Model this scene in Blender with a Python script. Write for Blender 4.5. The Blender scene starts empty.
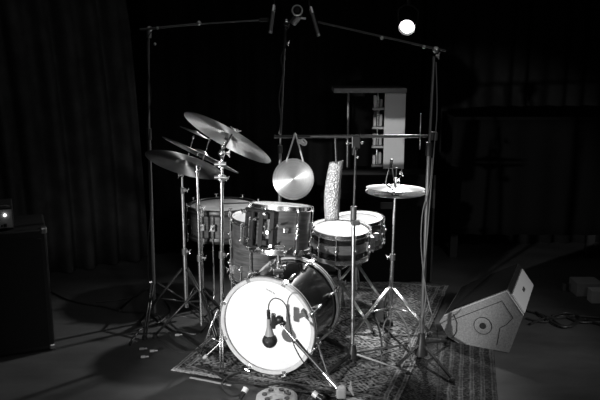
import bpy, bmesh, math, random
from mathutils import Vector, Matrix, Quaternion
random.seed(7)
S = bpy.context.scene
COL = S.collection
V = Vector
# ------------------------------------------------------------------ camera
F = 700.0; PITCH = math.radians(12.0); CH = 1.675
cd = bpy.data.cameras.new('camera'); cam = bpy.data.objects.new('camera', cd); COL.objects.link(cam)
cd.sensor_width = 36.0; cd.lens = F / 600 * 36.0; cd.clip_start = 0.05
cam.location = (0, 0, CH); cam.rotation_euler = (math.pi/2 - PITCH, 0, 0); S.camera = cam
FW = V((0, math.cos(PITCH), -math.sin(PITCH))); UP = V((0, math.sin(PITCH), math.cos(PITCH))); RT = V((1, 0, 0))
CAM = V((0, 0, CH))
def ray(px, py): return (FW*F + RT*(px-300) - UP*(py-200))
def P(px, py, Y):
    r = ray(px, py); return CAM + r*(Y/r.y)
def G(px, py, z=0.0):
    r = ray(px, py); return CAM + r*((z-CH)/r.z)
def axis_from(c, ix, iy, s):
    """unit normal whose image direction is (ix, iy up) and that faces the viewpoint by s"""
    v = (CAM-c).normalized()
    w = (RT*ix + UP*iy); w = (w - v*w.dot(v)).normalized()
    return (v*s + w*math.sqrt(1-s*s)).normalized()
def frame(o, z, xhint=V((1,0,0))):
    z = z.normalized(); x = (xhint - z*xhint.dot(z)).normalized(); y = z.cross(x)
    m = Matrix((x, y, z)).transposed().to_4x4(); m.translation = o; return m
# ------------------------------------------------------------------ materials
MATS = {}
def newmat(name):
    m = bpy.data.materials.new(name); m.use_nodes = True; MATS[name] = m
    nt = m.node_tree; return m, nt, nt.nodes['Principled BSDF']
def g(v): return (v, v, v, 1)
def simple(name, v, rough=.5, metal=0.0, noise=0.0, nscale=40, bump=0.0, spec=.5, aniso=None):
    m, nt, b = newmat(name)
    b.inputs['Base Color'].default_value = g(v); b.inputs['Roughness'].default_value = rough
    b.inputs['Metallic'].default_value = metal; b.inputs['Specular IOR Level'].default_value = spec
    if noise or bump:
        tc = nt.nodes.new('ShaderNodeTexCoord'); n = nt.nodes.new('ShaderNodeTexNoise')
        n.inputs['Scale'].default_value = nscale; n.inputs['Detail'].default_value = 6
        nt.links.new(tc.outputs['Object'], n.inputs['Vector'])
        if noise:
            r = nt.nodes.new('ShaderNodeMapRange'); r.inputs[1].default_value = .3; r.inputs[2].default_value = .7
            r.inputs[3].default_value = v*(1-noise); r.inputs[4].default_value = min(1, v*(1+noise))
            nt.links.new(n.outputs[0], r.inputs[0]); nt.links.new(r.outputs[0], b.inputs['Base Color'])
        if bump:
            bp = nt.nodes.new('ShaderNodeBump'); bp.inputs['Strength'].default_value = bump; bp.inputs['Distance'].default_value = .004
            nt.links.new(n.outputs[0], bp.inputs['Height']); nt.links.new(bp.outputs[0], b.inputs['Normal'])
    return m
CHROME = simple('chrome', .85, .26, 1.0)
CHROMED = simple('dull_chrome', .6, .36, 1.0, noise=.2, nscale=30)
BLACKM = simple('black_metal', .02, .38, 0.0)
GREYM = simple('grey_metal', .16, .4, .6)
RUBBER = simple('black_rubber', .02, .7)
PLASTIC = simple('black_plastic', .025, .45)
HEADW = simple('white_coated_head', .82, .5, noise=.03, nscale=9)
HEADG = simple('worn_or_shaded_head', .42, .5, noise=.25, nscale=7)
HOOPW = simple('satin_light_hoop', .55, .35, noise=.1)
DARKINLAY = simple('dark_inlay', .05, .4)
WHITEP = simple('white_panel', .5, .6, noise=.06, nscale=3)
GREYP = simple('grey_panel', .30, .55, noise=.1, nscale=8)
CORD = simple('white_cord', .6, .8)
CABLE = simple('black_cable', .018, .5)
CABLEG = simple('grey_cable', .15, .5)
CURTAINL = simple('lit_black_cloth', .06, .95, noise=.35, nscale=6, spec=.1)  # same black cloth, lightened to stand for light on the left folds
CURTAIN = simple('black_velvet_cloth', .0055, .95, noise=.35, nscale=6, spec=.1)  # backdrop copy, darkened to keep cast shadows from showing
WALLB = simple('black_painted_wall', .02, .9, noise=.3, nscale=4, spec=.15)
CLOTHB = simple('black_drape_cloth', .003, .95, spec=.05)
TAPE = simple('pale_tape', .5, .6)
WEDGE = simple('grey_textured_paint', .17, .65, noise=.25, nscale=120, bump=.5)
GRILLE = simple('black_grille_mesh', .006, .95, spec=.1, bump=.6, nscale=260)
AMPP = simple('amp_front_panel', .35, .45)
EDGEW = simple('worn_edge', .4, .6)
PIPE = simple('dark_pipe', .06, .35, .6)
FOAM = simple('black_foam', .012, .9)
def wood(name, a, c, axis_scale=(6, 6, 60), rough=.35):
    m, nt, b = newmat(name)
    tc = nt.nodes.new('ShaderNodeTexCoord'); mp = nt.nodes.new('ShaderNodeMapping'); mp.inputs['Scale'].default_value = axis_scale
    n = nt.nodes.new('ShaderNodeTexNoise'); n.inputs['Scale'].default_value = 1.6; n.inputs['Detail'].default_value = 8; n.inputs['Distortion'].default_value = .6
    r = nt.nodes.new('ShaderNodeValToRGB'); r.color_ramp.elements[0].position = .35; r.color_ramp.elements[1].position = .68
    r.color_ramp.elements[0].color = g(a); r.color_ramp.elements[1].color = g(c)
    nt.links.new(tc.outputs['Object'], mp.inputs[0]); nt.links.new(mp.outputs[0], n.inputs['Vector'])
    nt.links.new(n.outputs[0], r.inputs[0]); nt.links.new(r.outputs[0], b.inputs['Base Color'])
    b.inputs['Roughness'].default_value = rough
    return m
SHELL = wood('satin_wood_shell', .065, .15)
SHELLD = wood('dark_or_shaded_wood', .008, .022, rough=.16)  # bass: tom finish darkened for its shaded side; snare: own dark wood
ANR = .25
def cymbal_mat(name, base, rough):
    m, nt, b = newmat(name)
    b.inputs['Metallic'].default_value = 1.0; b.inputs['Roughness'].default_value = rough
    b.inputs['Anisotropic'].default_value = .88; b.inputs['Anisotropic Rotation'].default_value = ANR; tg = nt.nodes.new('ShaderNodeTangent'); tg.direction_type = 'RADIAL'; tg.axis = 'Z'; nt.links.new(tg.outputs[0], b.inputs['Tangent'])
    tc = nt.nodes.new('ShaderNodeTexCoord'); sx = nt.nodes.new('ShaderNodeSeparateXYZ'); nt.links.new(tc.outputs['Object'], sx.inputs[0])
    ln = nt.nodes.new('ShaderNodeVectorMath'); ln.operation = 'LENGTH'; cx = nt.nodes.new('ShaderNodeCombineXYZ')
    nt.links.new(sx.outputs[0], cx.inputs[0]); nt.links.new(sx.outputs[1], cx.inputs[1]); nt.links.new(cx.outputs[0], ln.inputs[0])
    n = nt.nodes.new('ShaderNodeTexNoise'); n.noise_dimensions = '1D'; n.inputs['Scale'].default_value = 260; n.inputs['Detail'].default_value = 3
    nt.links.new(ln.outputs['Value'], n.inputs['W'])
    n2 = nt.nodes.new('ShaderNodeTexNoise'); n2.inputs['Scale'].default_value = 9; n2.inputs['Detail'].default_value = 4
    nt.links.new(tc.outputs['Object'], n2.inputs['Vector'])
    ad = nt.nodes.new('ShaderNodeMath'); ad.operation = 'ADD'; nt.links.new(n.outputs[0], ad.inputs[0]); nt.links.new(n2.outputs[0], ad.inputs[1])
    r = nt.nodes.new('ShaderNodeMapRange'); r.inputs[1].default_value = .6; r.inputs[2].default_value = 1.4
    r.inputs[3].default_value = base*.72; r.inputs[4].default_value = min(1, base*1.25)
    nt.links.new(ad.outputs[0], r.inputs[0]); nt.links.new(r.outputs[0], b.inputs['Base Color'])
    bp = nt.nodes.new('ShaderNodeBump'); bp.inputs['Strength'].default_value = .25; bp.inputs['Distance'].default_value = .001
    nt.links.new(n.outputs[0], bp.inputs['Height']); nt.links.new(bp.outputs[0], b.inputs['Normal'])
    return m
CYM = cymbal_mat('brushed_bronze', .62, .42)
CYMH = cymbal_mat('lit_bronze', .9, .55)  # hi-hat copy of the bronze, lightened for the back lamp's light
GONG = cymbal_mat('gong_bronze', .6, .45)
def hammered():
    m, nt, b = newmat('hammered_metal'); b.inputs['Metallic'].default_value = .6; b.inputs['Roughness'].default_value = .5
    b.inputs['Base Color'].default_value = g(.8)
    tc = nt.nodes.new('ShaderNodeTexCoord'); v = nt.nodes.new('ShaderNodeTexVoronoi'); v.inputs['Scale'].default_value = 110
    nt.links.new(tc.outputs['Object'], v.inputs['Vector'])
    bp = nt.nodes.new('ShaderNodeBump'); bp.inputs['Strength'].default_value = .9; bp.inputs['Distance'].default_value = .006
    nt.links.new(v.outputs['Distance'], bp.inputs['Height']); nt.links.new(bp.outputs[0], b.inputs['Normal']); return m
HAMMER = hammered()
def emis(name, strength):
    m, nt, b = newmat(name); b.inputs['Base Color'].default_value = g(.8)
    b.inputs['Emission Color'].default_value = g(1); b.inputs['Emission Strength'].default_value = strength; return m
LENS = emis('lamp_lens', 30); LED = emis('pilot_light', 4)
def floor_mat():
    m, nt, b = newmat('dark_worn_floor')
    tc = nt.nodes.new('ShaderNodeTexCoord')
    n = nt.nodes.new('ShaderNodeTexNoise'); n.inputs['Scale'].default_value = 1.7; n.inputs['Detail'].default_value = 9; n.inputs['Roughness'].default_value = .65
    mp = nt.nodes.new('ShaderNodeMapping'); mp.inputs['Scale'].default_value = (1, 2.2, 1); mp.inputs['Rotation'].default_value = (0, 0, .4)
    nt.links.new(tc.outputs['Object'], mp.inputs[0]); nt.links.new(mp.outputs[0], n.inputs['Vector'])
    r = nt.nodes.new('ShaderNodeMapRange'); r.inputs[1].default_value = .3; r.inputs[2].default_value = .7; r.inputs[3].default_value = .035; r.inputs[4].default_value = .075
    nt.links.new(n.outputs[0], r.inputs[0]); nt.links.new(r.outputs[0], b.inputs['Base Color'])
    b.inputs['Roughness'].default_value = .55; b.inputs['Specular IOR Level'].default_value = .35
    return m
FLOORM = floor_mat()
def rug_mat(name, dark, light, w, l, nborder, busy):
    """woven rug: striped border bands along the edges, busy motif field inside; object space, centre origin"""
    m, nt, b = newmat(name); N = nt.nodes.new; L = nt.links.new
    b.inputs['Roughness'].default_value = .95; b.inputs['Specular IOR Level'].default_value = .1
    tc = N('ShaderNodeTexCoord'); sx = N('ShaderNodeSeparateXYZ'); L(tc.outputs['Object'], sx.inputs[0])
    def M(op, a, c=None):
        n = N('ShaderNodeMath'); n.operation = op
        for i, q in enumerate((a, c)):
            if q is None: continue
            if isinstance(q, (int, float)): n.inputs[i].default_value = q
            else: L(q, n.inputs[i])
        return n.outputs[0]
    ex = M('SUBTRACT', w/2, M('ABSOLUTE', sx.outputs[0])); ey = M('SUBTRACT', l/2, M('ABSOLUTE', sx.outputs[1]))
    dn = N('ShaderNodeTexNoise'); dn.inputs['Scale'].default_value = 9; dn.inputs['Detail'].default_value = 4; L(tc.outputs['Object'], dn.inputs['Vector'])
    e = M('ADD', M('MINIMUM', ex, ey), M('MULTIPLY', M('SUBTRACT', dn.outputs[0], .5), .02))
    band = M('LESS_THAN', e, nborder)
    st = M('GREATER_THAN', M('SINE', M('MULTIPLY', e, 2*math.pi/.055)), .25)
    st2 = M('GREATER_THAN', M('SINE', M('MULTIPLY', e, 2*math.pi/.018)), .1)
    v = N('ShaderNodeTexVoronoi'); v.inputs['Scale'].default_value = busy; v.distance = 'MANHATTAN'; L(tc.outputs['Object'], v.inputs['Vector'])
    n = N('ShaderNodeTexNoise'); n.inputs['Scale'].default_value = busy*1.4; n.inputs['Detail'].default_value = 3; n.inputs['Distortion'].default_value = 2.5; L(tc.outputs['Object'], n.inputs['Vector'])
    rings = M('SINE', M('MULTIPLY', v.outputs['Distance'], 22))
    fld = M('ADD', M('MULTIPLY', M('GREATER_THAN', rings, .1), .5), M('MULTIPLY', M('GREATER_THAN', n.outputs[0], .52), .5))
    bstripe = M('ADD', M('MULTIPLY', st, M('ADD', .4, M('MULTIPLY', st2, .45))), M('MULTIPLY', M('MULTIPLY', M('SUBTRACT', 1, st), fld), .35))
    mixv = M('ADD', M('MULTIPLY', band, bstripe), M('MULTIPLY', M('SUBTRACT', 1, band), fld))
    wn = N('ShaderNodeTexNoise'); wn.inputs['Scale'].default_value = 3; wn.inputs['Detail'].default_value = 5; L(tc.outputs['Object'], wn.inputs['Vector'])
    fz_ = N('ShaderNodeTexNoise'); fz_.inputs['Scale'].default_value = 60; fz_.inputs['Detail'].default_value = 4; L(tc.outputs['Object'], fz_.inputs['Vector'])
    wear = M('MAXIMUM', 0, M('MULTIPLY', M('SUBTRACT', wn.outputs[0], .28), 2.6))
    mixv = M('MULTIPLY', M('ADD', M('MULTIPLY', mixv, .6), M('MULTIPLY', M('MAXIMUM', 0, M('SUBTRACT', fz_.outputs[0], .45)), 1.8)), wear)
    r = N('ShaderNodeMapRange'); r.inputs[3].default_value = dark; r.inputs[4].default_value = light; L(mixv, r.inputs[0])
    L(r.outputs[0], b.inputs['Base Color'])
    fn = N('ShaderNodeTexNoise'); fn.inputs['Scale'].default_value = 260; L(tc.outputs['Object'], fn.inputs['Vector'])
    bp = N('ShaderNodeBump'); bp.inputs['Strength'].default_value = .6; bp.inputs['Distance'].default_value = .004; L(fn.outputs[0], bp.inputs['Height']); L(bp.outputs[0], b.inputs['Normal'])
    return m
# ------------------------------------------------------------------ mesh builder
WM = {}
def tag(o, label=None, cat=None, group=None, kind=None):
    if label: o['label'] = label
    if cat: o['category'] = cat
    if group: o['group'] = group
    if kind: o['kind'] = kind
    return o
def thing(name, label, cat, m=None, group=None):
    """an Empty at the thing's base; m is its world matrix (or a point)"""
    if m is None: m = Matrix.Identity(4)
    if isinstance(m, Vector): m = Matrix.Translation(m)
    o = bpy.data.objects.new(name, None); COL.objects.link(o); o.empty_display_size = .05
    o.matrix_world = m; WM[o.name] = m.copy(); tag(o, label, cat, group); return o
class MB:
    def __init__(s): s.bm = bmesh.new(); s.smooth = []
    def _faces(s, verts, smooth):
        fs = set(f for v in verts for f in v.link_faces)
        for f in fs: f.smooth = smooth
    def box(s, c, size, m=None, bevel=0.0):
        T = Matrix.Translation(V(c)) @ (m.to_4x4() if m else Matrix.Identity(4)) @ Matrix.Diagonal((size[0], size[1], size[2], 1))
        r = bmesh.ops.create_cube(s.bm, size=1.0, matrix=T)
        if bevel:
            es = list(set(e for v in r['verts'] for e in v.link_edges))
            bmesh.ops.bevel(s.bm, geom=es, offset=bevel, segments=2, affect='EDGES', profile=.5)
        return s
    def cyl(s, a, b, r0, r1=None, n=16, caps=True):
        a, b = V(a), V(b); r1 = r0 if r1 is None else r1; d = b-a; L = d.length
        if L < 1e-6: return s
        q = d.to_track_quat('Z', 'Y').to_matrix().to_4x4()
        T = Matrix.Translation((a+b)/2) @ q
        r = bmesh.ops.create_cone(s.bm, cap_ends=caps, segments=n, radius1=r0, radius2=r1, depth=L, matrix=T)
        for f in set(f for v in r['verts'] for f in v.link_faces): f.smooth = len(f.verts) == 4
        return s
    def sphere(s, c, r, sc=(1, 1, 1), n=16):
        T = Matrix.Translation(V(c)) @ Matrix.Diagonal((sc[0], sc[1], sc[2], 1))
        k = bmesh.ops.create_uvsphere(s.bm, u_segments=n, v_segments=max(6, n//2), radius=r, matrix=T)
        s._faces(k['verts'], True); return s
    def tube(s, pts, r, n=8, smooth=True, sub=4):
        pts = [V(p) for p in pts]
        if smooth and len(pts) > 2:
            q = []
            for i in range(len(pts)-1):
                p0 = pts[max(0, i-1)]; p1 = pts[i]; p2 = pts[i+1]; p3 = pts[min(len(pts)-1, i+2)]
                for k in range(sub):
                    t = k/sub
                    q.append(.5*((2*p1)+(p2-p0)*t+(2*p0-5*p1+4*p2-p3)*t*t+(3*p1-p0-3*p2+p3)*t**3))
            q.append(pts[-1]); pts = q
        rr = r if isinstance(r, (list, tuple)) else None
        rings = []; up = V((0, 0, 1)); prev = None
        for i, p in enumerate(pts):
            d = (pts[min(i+1, len(pts)-1)] - pts[max(i-1, 0)])
            if d.length < 1e-9: d = V((0, 0, 1))
            d.normalize()
            if prev is None: x = d.orthogonal().normalized()
            else: x = (prev - d*prev.dot(d)); x = x.normalized() if x.length > 1e-6 else d.orthogonal().normalized()
            prev = x; y = d.cross(x)
            rad = r if rr is None else rr[0] + (rr[1]-rr[0])*i/(len(pts)-1)
            rings.append([s.bm.verts.new(p + (x*math.cos(2*math.pi*k/n) + y*math.sin(2*math.pi*k/n))*rad) for k in range(n)])
        for a, b in zip(rings, rings[1:]):
            for k in range(n):
                f = s.bm.faces.new((a[k], a[(k+1) % n], b[(k+1) % n], b[k])); f.smooth = True
        s.bm.faces.new(rings[0][::-1]); s.bm.faces.new(rings[-1]); return s
    def lathe(s, prof, m=None, n=64, closed=False, cap0=False, cap1=False, smooth=True):
        """prof: list of (r, z), spun round local Z of m"""
        m = m or Matrix.Identity(4); rings = []
        for (r, z) in prof:
            if r < 1e-6: rings.append([s.bm.verts.new(m @ V((0, 0, z)))])
            else: rings.append([s.bm.verts.new(m @ V((r*math.cos(2*math.pi*k/n), r*math.sin(2*math.pi*k/n), z))) for k in range(n)])
        pr = list(zip(rings, rings[1:]))
        if closed: pr.append((rings[-1], rings[0]))
        for a, b in pr:
            for k in range(n):
                k2 = (k+1) % n
                if len(a) == 1 and len(b) == 1: break
                if len(a) == 1: f = s.bm.faces.new((a[0], b[k2], b[k]))
                elif len(b) == 1: f = s.bm.faces.new((a[k], a[k2], b[0]))
                else: f = s.bm.faces.new((a[k], a[k2], b[k2], b[k]))
                f.smooth = smooth
        if cap0 and len(rings[0]) > 1: s.bm.faces.new(rings[0][::-1])
        if cap1 and len(rings[-1]) > 1: s.bm.faces.new(rings[-1])
        return s
    def prism(s, poly, off):
        """closed polygon of 3D points extruded by vector off"""
        a = [s.bm.verts.new(V(p)) for p in poly]; b = [s.bm.verts.new(V(p)+off) for p in poly]; n = len(a)
        s.bm.faces.new(a); s.bm.faces.new(b[::-1])
        for k in range(n): s.bm.faces.new((a[k], b[k], b[(k+1) % n], a[(k+1) % n]))
        return s
    def build(s, name, mat, parent=None, world=False, bevel=0, sharp=40):
        bm = s.bm
        if parent is not None and world: bm.transform(WM[parent.name].inverted())
        bmesh.ops.recalc_face_normals(bm, faces=bm.faces[:])
        ca = math.cos(math.radians(sharp))
        for e in bm.edges:
            if len(e.link_faces) == 2 and e.link_faces[0].normal.dot(e.link_faces[1].normal) < ca: e.smooth = False
        me = bpy.data.meshes.new(name); bm.to_mesh(me); bm.free(); me.materials.append(mat)
        o = bpy.data.objects.new(name, me); COL.objects.link(o)
        if parent is not None: o.parent = parent; WM[o.name] = WM[parent.name].copy()
        else: WM[o.name] = Matrix.Identity(4)
        if bevel:
            b = o.modifiers.new('bevel', 'BEVEL'); b.width = bevel; b.segments = 2; b.limit_method = 'ANGLE'
        return o
def single(mb, name, mat, label, cat, base, group=None, bevel=0):
    """a thing that is one mesh, origin at its base"""
    mb.bm.transform(Matrix.Translation(-V(base)))
    o = mb.build(name, mat, None, bevel=bevel); o.location = base; WM[o.name] = Matrix.Translation(V(base)); tag(o, label, cat, group); return o
def spin_copies(o, n, phase=0.0):
    o.rotation_euler = (0, 0, phase); kids = [c for c in bpy.data.objects if c.parent == o]
    for k in range(1, n):
        c = o.copy(); COL.objects.link(c); c.parent = o.parent; c.rotation_euler = (0, 0, phase + 2*math.pi*k/n)
        for ch in kids:
            d = ch.copy(); COL.objects.link(d); d.parent = c
def struct(name, mb, mat):
    o = mb.build(name, mat); o['kind'] = 'structure'; return o
# ------------------------------------------------------------------ room shell
FL = MB(); FL.box((0, 2.4, -.05), (7.4, 8.0, .1)); struct('floor', FL, FLOORM)
w = MB(); w.box((0, 6.45, 1.5), (7.4, .1, 3.0)); struct('wall_back', w, WALLB)
w = MB(); w.box((-3.75, 2.4, 1.5), (.1, 8.2, 3.0)); struct('wall_left', w, WALLB)
w = MB(); w.box((3.75, 2.4, 1.5), (.1, 8.2, 3.0)); struct('wall_right', w, WALLB)
w = MB(); w.box((0, 2.4, 3.05), (7.6, 8.2, .1)); struct('ceiling', w, WALLB)
w = MB(); w.box((0, -1.65, 1.5), (7.4, .1, 3.0)); struct('wall_front', w, WALLB)
# ------------------------------------------------------------------ curtains
def curtain(name, label, path, top, nf, amp, seed, mat=CURTAIN, bottom=.012, cat='curtain', group=None, lean=0):
    rnd = random.Random(seed); mb = MB(); pts = []
    L = [0]
    for a, b in zip(path, path[1:]): L.append(L[-1] + (V(b)-V(a)).length)
    tot = L[-1]; n = nf*10; ph = [rnd.uniform(-.9, .9) for _ in range(nf+2)]; am = [rnd.uniform(.5, 1.2) for _ in range(nf+2)]
    cols = []
    rows = 9
    for i in range(n+1):
        d = tot*i/n; k = 0
        while k < len(L)-2 and d > L[k+1]: k += 1
        a, b = V(path[k]), V(path[k+1]); t = (d-L[k])/(L[k+1]-L[k]); p = a.lerp(b, t); dr = (b-a).normalized(); nr = V((dr.y, -dr.x))
        u = i/n*nf; q = int(u); fr = u-q
        A = am[q]*(1-fr)+am[q+1]*fr; H = ph[q]*(1-fr)+ph[q+1]*fr
        off = amp*A*math.sin(2*math.pi*u + H)
        col = []
        for j in range(rows):
            z = bottom + (top-bottom)*j/(rows-1); s = 1 - .35*j/(rows-1)
            w_ = .25*amp*math.sin(u*2.3+j*.7)
            col.append(mb.bm.verts.new((p.x + nr.x*(off*s+w_) - lean*(j/(rows-1))**2*rnd.uniform(.9, 1.1), p.y + nr.y*(off*s+w_), z)))
        cols.append(col)
    for a, b in zip(cols, cols[1:]):
        for j in range(rows-1):
            f = mb.bm.faces.new((a[j], b[j], b[j+1], a[j+1])); f.smooth = True
    o = mb.build(name, mat, sharp=180)
    so = o.modifiers.new('thickness', 'SOLIDIFY'); so.thickness = .006
    tag(o, label, cat, group); return o
gA, gB = G(47, 276), G(150, 258)
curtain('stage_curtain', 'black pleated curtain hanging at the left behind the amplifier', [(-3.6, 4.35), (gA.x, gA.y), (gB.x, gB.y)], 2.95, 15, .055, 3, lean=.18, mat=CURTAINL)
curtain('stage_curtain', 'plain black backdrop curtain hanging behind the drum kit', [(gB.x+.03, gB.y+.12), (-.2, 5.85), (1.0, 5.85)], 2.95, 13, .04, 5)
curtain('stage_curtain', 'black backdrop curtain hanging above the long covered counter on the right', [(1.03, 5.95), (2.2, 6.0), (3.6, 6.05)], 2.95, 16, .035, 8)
# ------------------------------------------------------------------ rugs
def rug(name, label, p0, p1, width, back, front, dark, light, nb, busy, z, th=.008):
    """p0->p1: the right edge (towards the viewer); extends width to the left"""
    d = (p1-p0); d.z = 0; d.normalize(); side = V((d.y, -d.x, 0))
    if side.x > 0: side = -side
    a = p0 - d*back; b = p0 + d*front; c = (a+b)/2 + side*width/2; l = back+front
    m = Matrix((side, -d if side.cross(-d).z > 0 else d, V((0, 0, 1)))).transposed().to_4x4(); m.translation = V((c.x, c.y, z))
    mb = MB(); nx, ny = 24, 36
    grid = [[mb.bm.verts.new((-width/2+width*i/nx, -l/2+l*j/ny, th*(.6+.4*math.sin(i*1.7+j*.9)*math.sin(j*.5+i*.31)))) for j in range(ny+1)] for i in range(nx+1)]
    for i in range(nx):
        for j in range(ny): mb.bm.faces.new((grid[i][j], grid[i+1][j], grid[i+1][j+1], grid[i][j+1])).smooth = True
    low = [[mb.bm.verts.new((-width/2+width*i/nx, -l/2+l*j/ny, 0)) for j in (0, ny)] for i in range(nx+1)]
    o = mb.build(name, rug_mat(name+'_weave', dark, light, width, l, nb, busy), None, sharp=180); o.matrix_world = m
    bm = None
    so = o.modifiers.new('thickness', 'SOLIDIFY'); so.thickness = th*.5; so.offset = 1
    return tag(o, label, 'rug')
def rug_clean(*a, **k):
    return rug(*a, **k)
# ------------------------------------------------------------------ hardware helpers
def wing(mb, p, ax, r=.012):
    x = ax.orthogonal().normalized()
    mb.cyl(p-ax*.006, p+ax*.012, r*.55, n=10)
    for s in (-1, 1): mb.cyl(p+x*s*r*.3+ax*.004, p+x*s*r*1.7+ax*.012, r*.32, r*.2, n=8)
def tripod(root, base, hub, spread, angs, lr, mat, brace=True, ringz=None, foot=True, lowhub=.12):
    """three legs with rubber feet and braces, each a child mesh"""
    bx, by = base
    for a in angs:
        d = V((math.cos(a), math.sin(a), 0)); p = V((bx, by, hub)) + d*.02; q = V((bx, by, 0)) + d*spread + V((0, 0, .018))
        mb = MB(); off = V((-d.y, d.x, 0))*.007
        mb.tube([p+off, q+off], lr, n=8, smooth=False); mb.tube([p-off, q-off], lr, n=8, smooth=False)
        mb.box((q+V((0, 0, .002))), (.024, .024, .012))
        leg = mb.build('leg', mat, root, world=True)
        if foot:
            f = MB(); f.cyl(q-V((0, 0, .0175)), q+V((0, 0, .012)), .017, .012, n=12); f.build('rubber_foot', RUBBER, leg, world=True)
        if brace:
            mid = p.lerp(q, .55); b = MB(); b.tube([V((bx, by, lowhub))+d*.015, mid], lr*.9, n=8, smooth=False); b.build('brace', mat, root, world=True)
def pole_parts(root, base, z0, zs, rs, mat, knobdir=V((1, -.3, 0)), names=('pole',), collar=True, top=None):
    """stacked tubes; top: optional end point so that the pole leans"""
    a0 = V((base[0], base[1], z0)); end = top or V((base[0], base[1], zs[-1])); kd = knobdir.normalized()
    def at(z): return a0.lerp(end, (z-z0)/(zs[-1]-z0))
    zz = [z0]+list(zs)
    for i in range(len(zs)):
        m = MB(); m.cyl(at(zz[i]), at(zz[i+1]), rs[i], n=14); m.build('pole' if i == 0 else 'pole_extension', mat, root, world=True)
        if collar and i < len(zs)-1:
            c = at(zs[i]); k = MB(); k.cyl(c-V((0, 0, .022)), c+V((0, 0, .016)), rs[i]+.004, n=16); k.box(c+kd*.015, (.018, .014, .02), bevel=.003); k.build('collar', BLACKM if mat in (BLACKM, PIPE) else GREYM, root, world=True)
            w_ = MB(); wing(w_, c+kd*.028, kd, .010); w_.build('wing_screw', CHROME, root, world=True)
    return at
def cymbal(name, label, cat, c, n, R, bow=.10, bell=.13, mat=CYM, group=None, flip=False):
    m = frame(c, n); h = R*bow
    prof = [(.006, h+R*.075), (R*bell*.5, h+R*.07), (R*bell*.85, h+R*.035), (R*bell, h*1.0+R*.012), (R*bell*1.15, h*.97)]
    for k in range(1, 9):
        t = k/8; r = R*(bell*1.15+(1-bell*1.15)*t); prof.append((r, h*.97*(1-t**1.6)))
    th = .0016
    low = [(r, z-th) for r, z in prof][::-1]
    root = MB(); root.lathe(prof+low, n=72, closed=True)
    o = root.build(name, mat, None, sharp=60); o.matrix_world = m; WM[o.name] = m
    return tag(o, label, cat, group)
def drum(name, label, cat, c, ax, R, L, nl, shell, metal=True, headm=HEADW, group=None, phase=.2, hoopm=None, xh=V((1, 0, 0)), lugmat=CHROME, splitlug=True, rodtop=True):
    """local frame: z=0 bottom edge, z=L top edge"""
    ax = ax.normalized(); m = frame(c-ax*L, ax, xh); root = thing(name, label, cat, m, group)
    s = MB(); s.lathe([(R-.007, .004), (R, 0.008), (R, L-.008), (R-.007, L-.004)], n=72, closed=True); s.build('shell', shell, root)
    def head(z, sg, nm, mat):
        h = MB(); h.lathe([(0, z+sg*.001), (R*.6, z+sg*.001), (R-.012, z), (R-.002, z-sg*.004), (R+.004, z-sg*.012), (R+.003, z-sg*.013), (R-.004, z-sg*.005), (R-.014, z-sg*.003), (0, z-sg*.002)], n=72, closed=False); return h.build(nm, mat, root)
    head(L, 1, 'drumhead', headm); head(0, -1, 'bottom_head', HEADG)
    for z, sg in ((L, 1), (0, -1)):
        h = MB()
        if metal:
            pr = [(R+.004, -.016), (R+.013, -.014), (R+.013, -.010), (R+.0075, -.008), (R+.006, .010), (R+.010, .012), (R+.010, .014), (R+.003, .013), (R+.003, -.010)]
        else:
            pr = [(R+.005, -.026), (R+.014, -.026), (R+.016, -.02), (R+.016, .008), (R+.013, .013), (R-.004, .013), (R-.007, .008), (R-.005, .004), (R+.005, .003)]
        h.lathe([(r, z+sg*zz) for r, zz in pr], n=72, closed=True); ho = h.build('hoop', hoopm or CHROME, root)
        if not metal:
            il = MB(); il.lathe([(R+.0162, z-sg*.014), (R+.0167, z-sg*.013), (R+.0167, z-sg*.003), (R+.0162, z-sg*.002)], n=72, closed=True); il.build('inlay', DARKINLAY, ho)
        # rods with square heads
        r = MB(); e = .013 if metal else .022
        zl = L*.5 if L < .2 else (L-.10)
        zend = zl if sg > 0 else L-zl
        r.cyl((R+e, 0, z+sg*.012), (R+e, 0, zend), .0028, n=8)
        if metal: r.cyl((R+e, 0, z-sg*.016), (R+e, 0, z-sg*.004), .007, n=10); r.box((R+e, 0, z+sg*.006), (.007, .007, .012))
        else:
            r.box((R+.017, 0, z-sg*.008), (.012, .026, .034), bevel=.003); r.box((R+.008, 0, z+sg*.014), (.022, .022, .006), bevel=.002)
            r.cyl((R+e, 0, z+sg*.014), (R+e, 0, z+sg*.030), .006, n=10); r.cyl((R+e, -.014, z+sg*.032), (R+e, .014, z+sg*.032), .0035, n=8)
        rd = r.build('tension_rod', lugmat, root); spin_copies(rd, nl, phase)
        if not (L < .2 and sg < 0):
            l_ = MB(); zc = zend; hl = .045 if L >= .2 else min(.06, L*.42)
            if L < .2: zc = L*.5
            l_.box((R+.009, 0, zc), (.016, .016, hl), bevel=.004); l_.cyl((R+e, 0, zc-hl*.45), (R+e, 0, zc+hl*.45), .0075, n=12)
            cp_ = MB(); cp_.sphere((R+.020, 0, zc), .0105, n=12); lo = l_.build('lug', lugmat, root); cp_.build('lug_cap', lugmat, lo); spin_copies(lo, nl, phase)
    return root
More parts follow.
